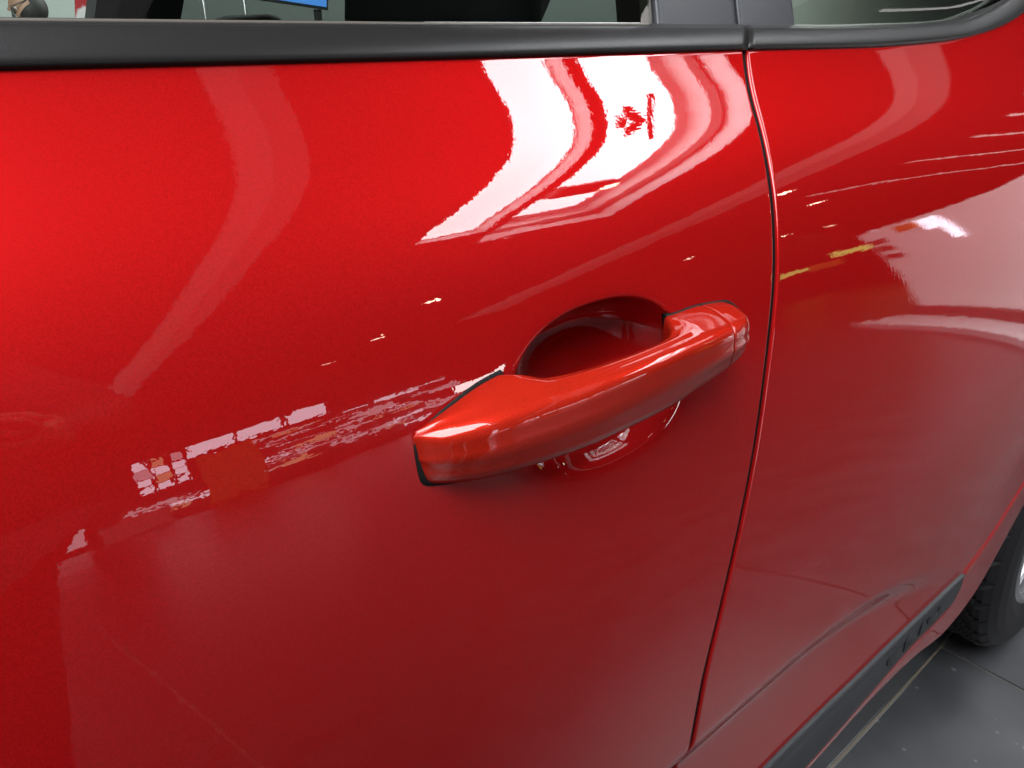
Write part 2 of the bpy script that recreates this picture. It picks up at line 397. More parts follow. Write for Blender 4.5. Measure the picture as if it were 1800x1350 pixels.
# gaskets round both feet of the handle
def gasket(pts, thick):
    P = np.array(pts); n = len(P); t = np.arange(n+1, dtype=float)
    Q = np.vstack([P[-3:], P, P[:4]]); tt = np.arange(-3, n+4, dtype=float); u = np.linspace(0, n, 121)[:-1]
    xs_ = pchip(tt, Q[:, 0])(u); zs_ = pchip(tt, Q[:, 1])(u); c = np.array((xs_.mean(), zs_.mean()))
    rings = []
    for k, d in ((1.0, .004), (1.0, -.0002), (.985, -.0008), (.9, -.0009)):
        X = c[0]+(xs_-c[0])*k; Z = c[1]+(zs_-c[1])*k
        rings.append([(a, float(body(a, b_))+d, b_) for a, b_ in zip(X, Z)])
    return link('handle_gasket', loft(rings), GASKET, front)
xs1 = np.linspace(.1515, .199, 9); xs2 = np.linspace(.315, .366, 7)
gm = .0008
gasket([(.1484, .860-DZ), (.1487, .8685-DZ)]+[(x, float(ZTI(x)+UPI(x))+gm-DZ) for x in xs1]+[(.2008, .8846-DZ), (.2022, .872-DZ), (.2022, .858-DZ), (.202, .849-DZ)]+[(x, float(ZBI(x))-gm*.4-DZ) for x in xs1[::-1]]+[(.1490, .854-DZ)], .003)
gasket([(.3135, .872-DZ), (.3140, .881-DZ)]+[(x, float(ZTI(x-.018)+UPI(x-.018))+.0006-DZ) for x in xs2]+[(.3770, .8775-DZ), (.3772, .872-DZ)]+[(x, float(ZBI(x-.018))-.0008-DZ) for x in xs2[::-1]], .003)

# ------------------------------------------------------------------ waist moulding, pillars, windows
GT = math.tan(R(24))
RG = pchip([-1.2, .05, .21, .48, .59, .725, .84, .90, .97, 1.06, 1.3], [1.016, 1.023, 1.023, 1.024, 1.024, 1.026, 1.030, 1.037, 1.049, 1.072, 1.16])   # ridge of the moulding
def plan(x): return .03*np.clip((.1-np.asarray(x, float)), 0, 9)**2
def waist(x0, x1, n, parent, rounded=True):
    x = np.linspace(x0, x1, n); zb = TB(x); zr = RG(x); y0 = body(x, zb); rows = []
    hgt = (zr-zb)
    # (y offset from the panel edge, fraction of the height)
    for dy, t in ((.012, -.06), (.0035, -.05), (.0004, -.02), (-.0012, .06), (-.0014, .16), (-.0006, .3), (.0012, .47), (.0040, .66), (.0070, .82), (.0094, .93), (.0112, .985), (.0130, 1.0), (.0146, .99), (.0158, .95), (.0168, .955), (.0190, 1.02), (.0225, 1.10), (.030, 1.16), (.032, .6)):
        rows.append(np.stack([x, y0+dy, zb+hgt*t], -1))
    P = np.array(rows)
    P[..., 0] += 1.25*(P[..., 1]-y0[None, :])*np.exp(-((P[..., 0]-.473)/.12)**2)
    a = P[:, :1].copy(); a[..., 1] += .004; a[..., 2] -= .002; b = P[:, -1:].copy(); b[..., 1] += .004; b[..., 2] -= .002
    return link('waist_moulding', grid_mesh(np.concatenate([a, P, b], 1)), SATIN, parent)
waist(-.62, .4712, 160, front); waist(.4737, 1.22, 140, rear)
def pane(x0, x1, z0, z1, lean_x, m, name, parent, y_in=.103, thick=.004, rear_edge=None):
    xs = np.linspace(0, 1, 24); zs = np.linspace(0, 1, 12); rows = []
    for t in zs:
        z = z0+(z1-z0)*t; X = (x0+lean_x*t)+(x1-x0)*xs
        zz = np.full_like(X, z)
        if t == 0: zz = RG(X)-.004
        rows.append(np.stack([X, y_in+plan(X)*.6+(zz-1.02)*GT-.02*np.sin(np.pi*t)*.6, zz], -1))
    P = np.array(rows); Q = P.copy(); Q[..., 1] += thick
    ring = np.concatenate([P, Q[::-1]], 0)
    o = link(name, grid_mesh(P), m, parent); return o
gl = pane(-.50, .402, 1.012, 1.36, .10, GLASS, 'window', front)
glr = pane(.562, 1.16, 1.012, 1.36, .03, PRIVACY, 'window', rear, y_in=.105)
def pillar(name, x0, x1, lean, y_in, m, parent, thick=.012, z1=1.37):
    zs = np.linspace(1.006, z1, 14); front_, pts = [], []
    rows = []
    for dx, dy in ((0, thick), (0, .0012), (.0012, 0), (.5, -.001), (-.0012, 0), (0, .0012), (0, thick)): pass
    prof = [(0.0, thick), (0.0, .0015), (.02, .0003), (.06, 0), (.5, -.0008), (.94, 0), (.98, .0003), (1.0, .0015), (1.0, thick)]
    for t, dy in prof:
        X = x0+(x1-x0)*t+lean*(zs-1.02)
        rows.append(np.stack([X, y_in+(zs-1.02)*GT+dy+0*X, zs], -1))
    return link(name, grid_mesh(np.array(rows), flip=True), m, parent)
pillar('window_channel', .3965, .4075, .28, .1015, CHANNEL, front, .02)
pillar('pillar_cover', .4090, .4928, .26, .0985, GRAIN, front, .02)
pillar('pillar_cover', .4955, .5660, .24, .0985, GRAIN, rear, .02)
bm = bmesh.new()
# thin bright lip where the glass drops into the front door
xs = np.linspace(.235, .393, 40); rows = []
for dy, dz in ((-.0005, -.0002), (-.0005, .0003), (0, .0005), (.0005, .0003), (.0005, 0)): rows.append(np.stack([xs, .1010+dy+0*xs, RG(xs)+.0018+dz], -1))
bm.free(); link('glass_lip', grid_mesh(np.array(rows)), CHROME, front)

# rubber lip along the foot of the front glass
xs = np.linspace(-.55, .396, 120); rows = []
for dy, dz in ((-.0008, -.004), (-.0014, .0002), (-.0010, .0011), (0, .0014), (.0010, .0011), (.0012, -.001)): rows.append(np.stack([xs, .0975+plan(xs)*.6+dy+0*xs, RG(xs)+.0006+dz], -1))
link('window_seal', grid_mesh(np.array(rows)), CHANNEL, front)

# roof, cabin and under-body
xs = np.linspace(-.75, 1.7, 30); ys = np.linspace(.25, 1.47, 24); rows = []
for y in ys:
    t = (y-.86)/.61; rows.append(np.stack([xs, 0*xs+y, 1.455-.075*t**2-.03*((xs-.3)/1.2)**2-.03*abs(t)**8], -1))
link('roof', grid_mesh(np.array(rows)), RED, car)
bm = bmesh.new(); box_bm(bm, (.10, .88, .27), (1.90, 1.66, .22), bevel=.03); link('underbody', bm_mesh(bm), SEAL, car)
box('door_lining', (.45, .16, .69), (2.6, .04, .60), INNER, car); box('door_lining', (.45, 1.66, .69), (2.6, .05, .64), INNER, car)
for px_, s_, w_ in ((-.55, -.45, .09), (.548, .20, .165), (1.6, .2, .12)):
    bm = bmesh.new(); vs = box_bm(bm, (0, 0, 0), (w_, .05, .46)); bmesh.ops.rotate(bm, cent=(0, 0, 0), matrix=Matrix.Rotation(R(24), 3, 'X') @ Matrix.Rotation(s_, 3, 'Y'), verts=vs); bmesh.ops.translate(bm, vec=(px_+math.tan(s_)*.17, 1.54, 1.2), verts=vs)
    link('far_pillar', bm_mesh(bm), INNER, car)
def seat(x, y, w, top, tilt, head_z):
    bm = bmesh.new(); vs = box_bm(bm, (0, 0, 0), (.15, w, .62), bevel=.05)
    bmesh.ops.rotate(bm, cent=(0, 0, 0), matrix=Matrix.Rotation(tilt, 3, 'Y'), verts=vs); bmesh.ops.translate(bm, vec=(x-.08, y, top-.30), verts=vs)
    box_bm(bm, (x-.36, y, top-.60), (.50, w, .16), bevel=.05)
    s = link('seat', bm_mesh(bm, True), SEATM, car)
    bm = bmesh.new(); vs = box_bm(bm, (0, 0, 0), (.085, w*.52, .19), bevel=.035)
    bmesh.ops.rotate(bm, cent=(0, 0, 0), matrix=Matrix.Rotation(tilt*.5, 3, 'Y'), verts=vs); bmesh.ops.translate(bm, vec=(x, y, head_z), verts=vs)
    link('headrest', bm_mesh(bm, True), SEATM, s)
seat(.495, .45, .50, .98, R(14), 1.09); seat(.62, 1.22, .48, .90, R(14), .955)

# ------------------------------------------------------------------ rear wheel
wheel = link('wheel', lathe([(.20, .03), (.205, .05), (.205, .16), (.2, .18)], 'y', 64, True), SEAL, car)
WC = Vector((1.452, -0.018, .312))
def place(me):
    me.transform(Matrix.Translation(WC)); return me
wheel.data.transform(Matrix.Translation(WC))
prof = [(.205, .012), (.215, .006), (.235, .001), (.262, 0), (.282, .004), (.296, .012), (.305, .022)]
prof = prof + [(.307, .03)] + [(.309, .03+.15*i/30) for i in range(31)] + [(.305, .188), (.29, .20), (.25, .206), (.205, .195)]
N = 240; rings = []
for k, (r_, hh) in enumerate(prof):
    ring = []
    for i in range(N):
        a = 2*math.pi*i/N; rr = r_
        if r_ > .304:
            g = (hh-.03)/.15
            groove = any(abs(g-c) < .035 for c in (.22, .42, .60, .80))
            lat = (i+int(6*math.sin(g*6))) % 6 < 1 and not (.44 < g < .58)
            if groove or lat: rr -= .0045
        ring.append((rr*math.cos(a), hh, rr*math.sin(a)))
    rings.append(ring)
me = loft(rings, cap=False); me.polygons.foreach_set('use_smooth', [False]*len(me.polygons)); link('tyre', place(me), RUBBER, wheel)
bm = bmesh.new()
for i in range(5):
    for s_ in (-1, 1):
        vs = box_bm(bm, (0, .018, .115), (.026, .02, .17), bevel=.006); bmesh.ops.rotate(bm, cent=(0, 0, 0), matrix=Matrix.Rotation(2*math.pi*i/5+s_*.16, 3, 'Y'), verts=vs)
rim = lathe([(.06, .012), (.0601, .03)], 'y', 32); bm.from_mesh(rim)
ringm = lathe([(.192, .03), (.196, .010), (.205, .004), (.213, .006), (.212, .03), (.200, .12)], 'y', 96, False); bm.from_mesh(ringm)
me = bm_mesh(bm, True); link('rim', place(me), ALLOY, wheel)
# inner arch liner
rows = []
for r_, hh in ((.40, .03), (.40, .28), (.2, .30)):
    a = np.linspace(R(-8), R(188), 40); rows.append(np.stack([WC.x+r_*np.cos(a), WC.y+hh+0*a, WC.z+r_*np.sin(a)], -1))
link('arch_liner', grid_mesh(np.array(rows)), SEAL, car)

# ------------------------------------------------------------------ floor
TILE = mat('dark_grey_tile', (.10, .10, .105), .38); _g = node(TILE, 'ShaderNodeNewGeometry').outputs['Position']; color_noise(TILE, (.030, .031, .033), (.048, .048, .051), 9, 8, .3, .7, vec=_g, rough=(.24, .4)); add_bump(TILE, 60, .15, .0015, 6, vec=_g)
_v = node(TILE, 'ShaderNodeTexVoronoi'); _v.inputs['Scale'].default_value = 26; lk(TILE, _g, _v.inputs['Vector'])
_n = node(TILE, 'ShaderNodeTexNoise'); _n.inputs['Scale'].default_value = 140; _n.inputs['Detail'].default_value = 4; lk(TILE, _g, _n.inputs['Vector'])
_a = node(TILE, 'ShaderNodeMath', operation='LESS_THAN'); _a.inputs[1].default_value = .10; lk(TILE, _v.outputs['Distance'], _a.inputs[0])
_b = node(TILE, 'ShaderNodeMath', operation='MULTIPLY'); lk(TILE, _a.outputs[0], _b.inputs[0]); lk(TILE, _n.outputs['Fac'], _b.inputs[1])
_m = node(TILE, 'ShaderNodeMixRGB'); _src = bsdf(TILE).inputs['Base Color'].links[0].from_socket; lk(TILE, _b.outputs[0], _m.inputs[0]); lk(TILE, _src, _m.inputs[1]); _m.inputs[2].default_value = (.14, .14, .145, 1)
lk(TILE, _m.outputs[0], bsdf(TILE).inputs['Base Color'])
GROUT = mat('beige_grout', (.15, .128, .095), .8)
floor = link('floor', mesh_from([(-30, -13, -.0035), (40, -13, -.0035), (40, 14, -.0035), (-30, 14, -.0035)], [(0, 1, 2, 3)], False), GROUT); props(floor, 'dark grey tiled showroom floor with beige joints', kind='structure')
bm = bmesh.new(); box_bm(bm, (0, 0, -.01), (.9952, .9952, .02), bevel=.0012); tile_me = bm_mesh(bm); tile_me.materials.append(TILE)
first = None
for i in range(-4, 13):
    for j in range(-11, 4):
        o = bpy.data.objects.new('floor_tile', tile_me); COL.objects.link(o); o.parent = floor
        o.location = (1.30+i+.5, .072+j+.5, random.uniform(-.0003, .0003))
# the rest of the floor, beyond the single tiles
bm = bmesh.new()
for (x0, x1, y0, y1) in ((-30, -2.7, -13, 14), (14.3, 40, -13, 14), (-2.7, 14.3, -13, -10.928), (-2.7, 14.3, 4.072, 14)):
    box_bm(bm, ((x0+x1)/2, (y0+y1)/2, -.002), (x1-x0, y1-y0, .003))
props(link('floor_tiling', bm_mesh(bm), TILE, floor), 'tiling of the far floor', kind='stuff')

# ------------------------------------------------------------------ ceiling with skylight wells, beams and lamps (mostly mirrored in the paint; back skylight and some glows added)
CEIL = mat('dark_ceiling', (.035, .035, .038), .8); color_noise(CEIL, (.028, .028, .03), (.045, .045, .048), 3)
WHITE = mat('white_wall_paint', (.72, .72, .72), .6); color_noise(WHITE, (.69, .69, .69), (.74, .74, .74), 2)
BEAM = mat('beam_glow_cover', (.5, .5, .5), .5, emit=(1, .97, .95), es=.22); BAND2 = mat('beam_glow_core', (.5, .5, .5), .5, emit=(1, .97, .95), es=.36)  # glow added to the undersides of ceiling beams that carry no lamp
SKYG = mat('skylight_glass', (.8, .8, .8), .5, emit=(.94, .97, 1.0), es=SKY_L)
HOUSE = mat('dark_housing', (.05, .05, .05), .5)
CH = 4.2
wells = [  # x0, x1, y0, y1 of each opening in the ceiling
    (3.08, 3.74, -3.35, -.15, .10), (3.88, 5.50, -3.75, -.15, .55), (-3.6, .10, -3.6, 3.4, .35), (2.0, 15.0, 5.2, 7.2, .35)]  # last opening is added, out of sight, to light the back wall
xsb = sorted({-12., 30.} | {w[0] for w in wells} | {w[1] for w in wells}); ysb = sorted({-12., 9.} | {w[2] for w in wells} | {w[3] for w in wells})
bm = bmesh.new()
for i in range(len(xsb)-1):
    for j in range(len(ysb)-1):
        cx_, cy_ = (xsb[i]+xsb[i+1])/2, (ysb[j]+ysb[j+1])/2
        if any(w[0] < cx_ < w[1] and w[2] < cy_ < w[3] for w in wells): continue
        bm.faces.new([bm.verts.new(p) for p in ((xsb[i], ysb[j], CH), (xsb[i], ysb[j+1], CH), (xsb[i+1], ysb[j+1], CH), (xsb[i+1], ysb[j], CH))])
bmesh.ops.remove_doubles(bm, verts=bm.verts, dist=1e-4)
ceil = props(link('ceiling', bm_mesh(bm), CEIL), 'dark showroom ceiling mirrored in the paint', kind='structure')
for k in range(26):
    y = -11.6+.8*k
    if -4.4 < y < 3.6 or 5 < y < 7.4: continue
    box('ceiling_joist', (9, y, CH-.06), (42, .07, .12), CEIL, ceil)
sky_words = ['narrow bright skylight in a white well, beside the broad one', 'broad bright skylight in a white well above the car side', 'large bright skylight over the front of the car', 'long unseen skylight added to light the back wall behind the car']
for w, word in zip(wells, sky_words):
    s = empty('skylight', ((w[0]+w[1])/2, (w[2]+w[3])/2, CH), word, 'skylight', 'skylights in the ceiling')
    dep = w[4]
    bm = bmesh.new(); e = .02
    for (a, b_) in (((w[0], w[2]), (w[1], w[2])), ((w[1], w[2]), (w[1], w[3])), ((w[1], w[3]), (w[0], w[3])), ((w[0], w[3]), (w[0], w[2]))):
        bm.faces.new([bm.verts.new(p) for p in ((*a, CH-.04), (*b_, CH-.04), (*b_, CH+dep), (*a, CH+dep))])
    link('well', bm_mesh(bm), WHITE, s)
    if dep > .5:
        bm = bmesh.new(); box_bm(bm, (w[1]-.02, (w[2]+w[3])/2, CH+.24), (.05, w[3]-w[2]-.02, .10)); box_bm(bm, ((w[0]+w[1])/2-.03, w[2]+.02, CH+.24), (w[1]-w[0]-.08, .05, .10)); link('well_ledge', bm_mesh(bm), HOUSE, s)
    inset = min(.34, (w[1]-w[0])*.1) if dep > .2 else .03
    link('skylight_glass', mesh_from([(w[0]+.03, w[2]+inset, CH+dep-.005), (w[1]-inset, w[2]+inset, CH+dep-.005), (w[1]-inset, w[3]-.05, CH+dep-.005), (w[0]+.03, w[3]-.05, CH+dep-.005)], [(0, 1, 2, 3)], False), SKYG, s)
    link('well_top', mesh_from([(w[0], w[2], CH+dep), (w[1], w[2], CH+dep), (w[1], w[3], CH+dep), (w[0], w[3], CH+dep)], [(0, 1, 2, 3)], False), WHITE, s)
def band(x, wdt, y0, y1, word, core):  # ceiling beam with an added glow, so it shows mirrored
    b = empty('glowing_beam', (x, (y0+y1)/2, CH-.1), word, 'lamp', 'long ceiling beams with added glow')
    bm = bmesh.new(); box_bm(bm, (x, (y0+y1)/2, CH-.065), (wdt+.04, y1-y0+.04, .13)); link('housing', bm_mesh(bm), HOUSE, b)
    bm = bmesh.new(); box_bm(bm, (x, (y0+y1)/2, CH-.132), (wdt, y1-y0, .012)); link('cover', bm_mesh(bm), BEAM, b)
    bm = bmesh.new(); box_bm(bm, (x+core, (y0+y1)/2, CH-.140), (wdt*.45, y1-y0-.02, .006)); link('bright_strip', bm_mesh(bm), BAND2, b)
band(1.53, .36, -11.2, -.3, 'ceiling beam with added dim glow running across above the front door', -.08)
band(8.1, .95, -10.5, -.3, 'wide ceiling beam with added glow beyond the skylights above the rear door', -.40)
LINE_GLOW = mat('ceiling_line_glow', (.8, .8, .8), .4, emit=(1, .98, .95), es=1.6)  # added glow for the faint ceiling lines, which are no lamps
for k, y in enumerate((-.9, -1.6, -2.5, -3.7, -5.2)):
    tl = empty('glowing_ceiling_line', (18, y, CH-.15), ('first', 'second', 'third', 'fourth', 'fifth')[k]+' of the ceiling lines with added glow beyond the wide beam, counted from the car', 'lamp', 'long ceiling lines with added glow')
    box('line_housing', (18, y, CH-.14), (15, .14, .06), HOUSE, tl); box('tube', (18, y, CH-.185), (14.8, .06, .03), LINE_GLOW, tl)
LAMPB = mat('lamp_housing', (.05, .05, .05), .4)
fan = empty('ceiling_fan', (3.80, -.84, 4.0), 'dark four bladed ceiling fan hanging below the broad skylight', 'fan')
o = link('hub', lathe([(.02, .25), (.02, .03), (.05, .03), (.06, -.03), (.03, -.05)], 'z', 24), LAMPB); o.parent = fan
for k in range(4):
    bm = bmesh.new(); box_bm(bm, (.28, 0, 0), (.46, .05, .012), Matrix.Rotation(R(90*k+25), 3, 'Z') @ Matrix.Rotation(R(10), 3, 'X'), .004); o = link('blade', bm_mesh(bm), LAMPB); o.parent = fan; LAMPE = mat('lamp_face', (.8, .8, .8), .4, emit=(1, .82, .6), es=40)
lamps = [(4.76, -6.57), (5.3, -9.3), (5.3, -11.3), (9.0, -4.4), (12.0, -6.1), (13.6, -10.2), (18.5, -11.2), (20.5, -11.4)]
fl = empty('floodlight', (4.12, -2.30, 4.05), 'dark box floodlight with a warm end lamp below the broad skylight', 'lamp')
bm = bmesh.new(); box_bm(bm, (0, 0, 0), (.62, .34, .16), bevel=.05); o = link('housing', bm_mesh(bm), LAMPB); o.parent = fl
bm = bmesh.new(); box_bm(bm, (.22, -.02, -.083), (.12, .16, .012), bevel=.003); o = link('lamp_face', bm_mesh(bm), LAMPE); o.parent = fl
hous = lathe([(.04, .22), (.12, .22), (.13, .2), (.13, 0), (.115, 0), (.11, .02)], 'z', 24, True); hous.materials.append(LAMPB)
face = lathe([(.001, .012), (.109, .012)], 'z', 24, False); face.materials.append(LAMPE)
place_words = ['nearest the skylights', 'midway along the row to the far wall', 'at the far wall end of the row', 'beside the widest beam', 'right of the far skylight', 'by the far wall behind the far skylight', 'second from the far corner by the wall', 'in the far corner by the wall']
for (x, y), wd in zip(lamps, place_words):
    l = empty('ceiling_lamp', (x, y, CH-.24), 'small round warm ceiling lamp '+wd, 'lamp', 'small round ceiling lamps')
    for nm, me in (('housing', hous), ('lamp_face', face)):
        o = bpy.data.objects.new(nm, me); COL.objects.link(o); o.parent = l

# ------------------------------------------------------------------ far wall with shop windows (mirrored in the doors)
DARKW = mat('dark_red_brown_wall', (.10, .085, .085), .7); color_noise(DARKW, (.08, .07, .07), (.12, .10, .10), 1.5)
fw = props(link('wall', mesh_from([(-12, -12, 0), (30, -12, 0), (30, -12, CH), (-12, -12, CH)], [(3, 2, 1, 0)], False), DARKW), 'dark far wall of the showroom, mirrored in the doors', kind='structure')
LAV = mat('daylit_pane', (.5, .5, .55), .3, emit=(.88, .86, 1.0), es=9.0); PALE = mat('shaded_pane', (.5, .5, .55), .3, emit=(.95, .85, .95), es=3.5); WARM = mat('warm_pane', (.5, .4, .3), .3, emit=(1, .62, .35), es=4.0)
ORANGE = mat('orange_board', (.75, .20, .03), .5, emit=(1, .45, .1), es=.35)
def shop_window(x0, x1, z0, z1, nx, nz, word, es=None):
    w_ = empty('shop_window', ((x0+x1)/2, -11.98, z0), word, 'window', 'bright windows in the far wall')
    bm = bmesh.new(); cw, chh = (x1-x0)/nx, (z1-z0)/nz
    for i in range(nx+1): box_bm(bm, (x0+i*cw, -11.94, (z0+z1)/2), (.06, .10, z1-z0+.06))
    for j in range(nz+1): box_bm(bm, ((x0+x1)/2, -11.945, z0+j*chh), (x1-x0, .08, .05))
    link('window_frame', bm_mesh(bm), DARKW, w_)
    for i in range(nx):
        for j in range(nz):
            mm = LAV if es is None else random.choice(es)
            if mm: box('pane', (x0+(i+.5)*cw, -11.96, z0+(j+.5)*chh), (cw-.06, .01, chh-.05), mm, w_)
shop_window(-8.0, -.3, .15, 2.9, 5, 2, 'large window added behind the photographer to brighten the far floor', (PALE, LAV))  # added outside the mirrored view to brighten the floor by the far wall
shop_window(-.2, 1.15, .10, .72, 2, 1, 'low window added for floor glow at the foot of the far wall, left of the tall pane', (PALE,))  # added to throw a glow on the floor in front of it
shop_window(1.95, 2.75, 1.0, 2.25, 3, 4, 'tall window with uneven bright panes left of the orange board', (LAV, LAV, PALE, LAV, WARM))
shop_window(2.75, 5.2, 1.86, 2.40, 3, 1, 'long bright transom window above the orange board')
blind = empty('window_blind', (6, -11.9, .3), 'broken horizontal blind of bright uneven slats beside the orange board', 'blind')
brng = random.Random(11); bmats = (LAV, LAV, PALE, PALE, PALE, WARM)
for k in range(66):
    if k < 58: x = brng.uniform(4.0, 7.6); z = .35+1.45*brng.random()
    else: x = brng.uniform(1.7, 2.6); z = .25+.035*(k-58)+.1*brng.random()
    wd = brng.uniform(.25, 1.0)*(1 if k < 58 else .8); ht = brng.choice((.03, .045, .07, .11))
    box('slat', (x, -11.90+.0142*k*.1, z), (wd, .012, ht), brng.choice(bmats), blind, 0, Matrix.Rotation(R(brng.uniform(-5, 5)), 3, 'Y'))
BRIGHT = mat('sunlit_pane', (.5, .5, .5), .3, emit=(1, 1, 1), es=17.0)
shop_window(7.6, 9.4, .84, 1.24, 1, 1, 'small bright window at the right of the far wall', (BRIGHT,))
props(box('orange_board', (3.35, -11.9, .92), (.95, .06, 1.80), ORANGE), 'tall orange display board against the far wall', 'display board')
props(box('white_plinth', (1.75, -11.7, .22), (.9, .5, .44), WHITE, None, .01), 'low white plinth at the foot of the far wall', 'plinth')
LIME = mat('lime_light_strip', (.5, .6, .1), .4, emit=(.75, 1.0, .25), es=3.0)
# angled white partition past the rear of the car
PT = empty('partition', (6.0, -3.3, 0), 'white angled partition standing on the floor behind the rear of the car', 'partition')
d = Vector((-1.9, 1.75, 0)).normalized(); ang = math.atan2(d.y, d.x); L_ = 3.4; c = Vector((5.75, -3.07, 0))+d*L_/2+Vector((.12, .1, 0))
rot = Matrix.Rotation(ang, 3, 'Z')
PANEL_GLOW = mat('glowing_panel', (.75, .75, .75), .4, emit=(1, .98, .97), es=.85)  # glow added to brighten the partition, no lamp behind it
box('panel', (c.x, c.y, .76), (L_, .10, 1.20), PANEL_GLOW, PT, .004, rot)
box('plinth', (c.x-.03, c.y-.03, .08), (L_-.04, .10, .16), DARKW, PT, .002, rot)
for k in range(3): box('slot', (c.x-d.x*(L_/2-.22)-.055*d.y, c.y-d.y*(L_/2-.22)+.055*d.x, 0.86+.14*k), (.26, .02, .09), DARKW, PT, .002, rot)
for k, (t, w_, h_, m_, nm) in enumerate(((-.85, .30, .10, ORANGE, 'orange_panel'), (-.55, .16, .16, LAV, 'lit_panel'), (-.38, .12, .34, LAV, 'lit_panel'))): box(nm, (c.x+d.x*t-.055*d.y, c.y+d.y*t+.055*d.x, 1.30-h_/2), (w_, .02, h_), m_, PT, .002, rot)
box('base_strip', (c.x-.1, c.y-.1, .03), (L_+.1, .30, .06), WHITE, PT, .002, rot)
for x, y, z, w_, h_, m_, wd in ((15.0, -9.5, 1.18, 1.0, .22, LIME, 'left lime green'), (15.1, -9.0, 1.12, .8, .30, ORANGE, 'orange'), (15.3, -8.5, 1.50, 1.3, .24, LIME, 'right lime green'), (13.4, -6.9, 1.85, .6, .45, LAV, 'white')):
    sg = empty('sign', (x, y, 0), wd+' lit sign on a post beyond the white partition', 'sign', 'small lit signs beyond the partition')
    box('sign_face', (x, y, z), (w_, .06, h_), m_, sg, .01); box('post', (x, y-.04, z/2), (.05, .04, z), LAMPB, sg); box('foot', (x, y-.04, .015), (.4, .3, .03), LAMPB, sg)
# back wall behind the car, seen through the windows
BACK = mat('pale_back_wall', (.52, .56, .52), .7)
bw = props(link('back_wall', mesh_from([(-12, 9, 0), (30, 9, 0), (30, 9, CH), (-12, 9, CH)], [(0, 1, 2, 3)], False), BACK), 'pale wall seen through the car windows', kind='structure')
GREYW = mat('grey_screen_wall', (.075, .088, .078), .7)
props(box('grey_partition', (7.0, 7.6, 1.0), (10.0, .08, 2.0), GREYW, None, .004), 'grey partition behind the blue screen, seen through the window', 'partition')
BLUE = mat('blue_screen', (.05, .1, .3), .3, emit=(.08, .36, 1.0), es=.75)
scr = empty('display_screen', (3.05, 6.0, 1.2), 'bright blue display screen seen through the front window', 'screen')
box('screen', (3.05, 5.98, 1.375), (.62, .012, .26), BLUE, scr, .002, Matrix.Rotation(R(6), 3, 'Y')); box('bezel', (3.05, 6.0, 1.375), (.66, .03, .30), INNER, scr, .004, Matrix.Rotation(R(6), 3, 'Y'))
box('stand', (3.3, 6.05, .6), (.05, .05, 1.2), INNER, scr, .005); box('stand_foot', (3.3, 6.05, .015), (.4, .4, .03), INNER, scr, .005)
for x, wd in ((2.36, 'left of the pair'), (2.67, 'nearer the blue screen')):
    p = empty('barrier_post', (x, 6.0, 0), 'slim bright metal barrier post, '+wd, 'post', 'barrier posts')
    o = link('post', lathe([(.012, 0), (.012, 1.5), (.004, 1.51)], 'z', 16), CHROME, None); o.parent = p
    o = link('post_base', lathe([(.15, 0), (.15, .02), (.02, .03)], 'z', 24), CHROME, None); o.parent = p
BAN = mat('red_banner', (.55, .03, .04), .6)
vec = coords(BAN); wv = node(BAN, 'ShaderNodeTexNoise'); wv.inputs['Scale'].default_value = 6; lk(BAN, vec, wv.inputs['Vector'])
rp = node(BAN, 'ShaderNodeValToRGB'); rp.color_ramp.elements[0].position = .5; rp.color_ramp.elements[1].position = .56; rp.color_ramp.elements[0].color = (.5, .03, .04, 1); rp.color_ramp.elements[1].color = (.75, .7, .7, 1)
lk(BAN, wv.outputs['Fac'], rp.inputs['Fac']); lk(BAN, rp.outputs['Color'], bsdf(BAN).inputs['Base Color'])
bn = empty('banner', (1.55, 6.2, 0), 'red and white printed banner leaning behind the car', 'banner')
box('print', (1.62, 6.2, 1.0), (.22, .01, 2.0), BAN, bn, 0, Matrix.Rotation(R(10), 3, 'Y')); box('banner_foot', (1.5, 6.2, .03), (.3, .2, .06), INNER, bn, .005)

# ------------------------------------------------------------------ people
SKIN = mat('skin', (.42, .24, .16), .55); SHIRT = mat('white_shirt', (.7, .72, .72), .8); HAIR = mat('dark_hair', (.02, .016, .014), .6); DARKC = mat('dark_clothes', (.012, .012, .014), .85); TROU = mat('dark_trousers', (.03, .03, .04), .85)
def skin_body(name, joints, edges, m, parent, sub=2):
    keys = list(joints); me = bpy.data.meshes.new('m'); me.from_pydata([joints[k][0] for k in keys], [(keys.index(a), keys.index(b)) for a, b in edges], [])
    o = bpy.data.objects.new(name, me); COL.objects.link(o)
    md = o.modifiers.new('s', 'SKIN'); sd = o.modifiers.new('d', 'SUBSURF'); sd.levels = sub; sd.render_levels = sub
    lay = me.skin_vertices[0] if me.skin_vertices else None
    for i, k in enumerate(keys):
        r_ = joints[k][1]; lay.data[i].radius = (r_, r_) if not isinstance(r_, tuple) else r_
    lay.data[0].use_root = True
    dg = bpy.context.evaluated_depsgraph_get(); m2 = bpy.data.meshes.new_from_object(o.evaluated_get(dg)); bpy.data.objects.remove(o)
    m2.polygons.foreach_set('use_smooth', [True]*len(m2.polygons)); return link(name, m2, m, parent)
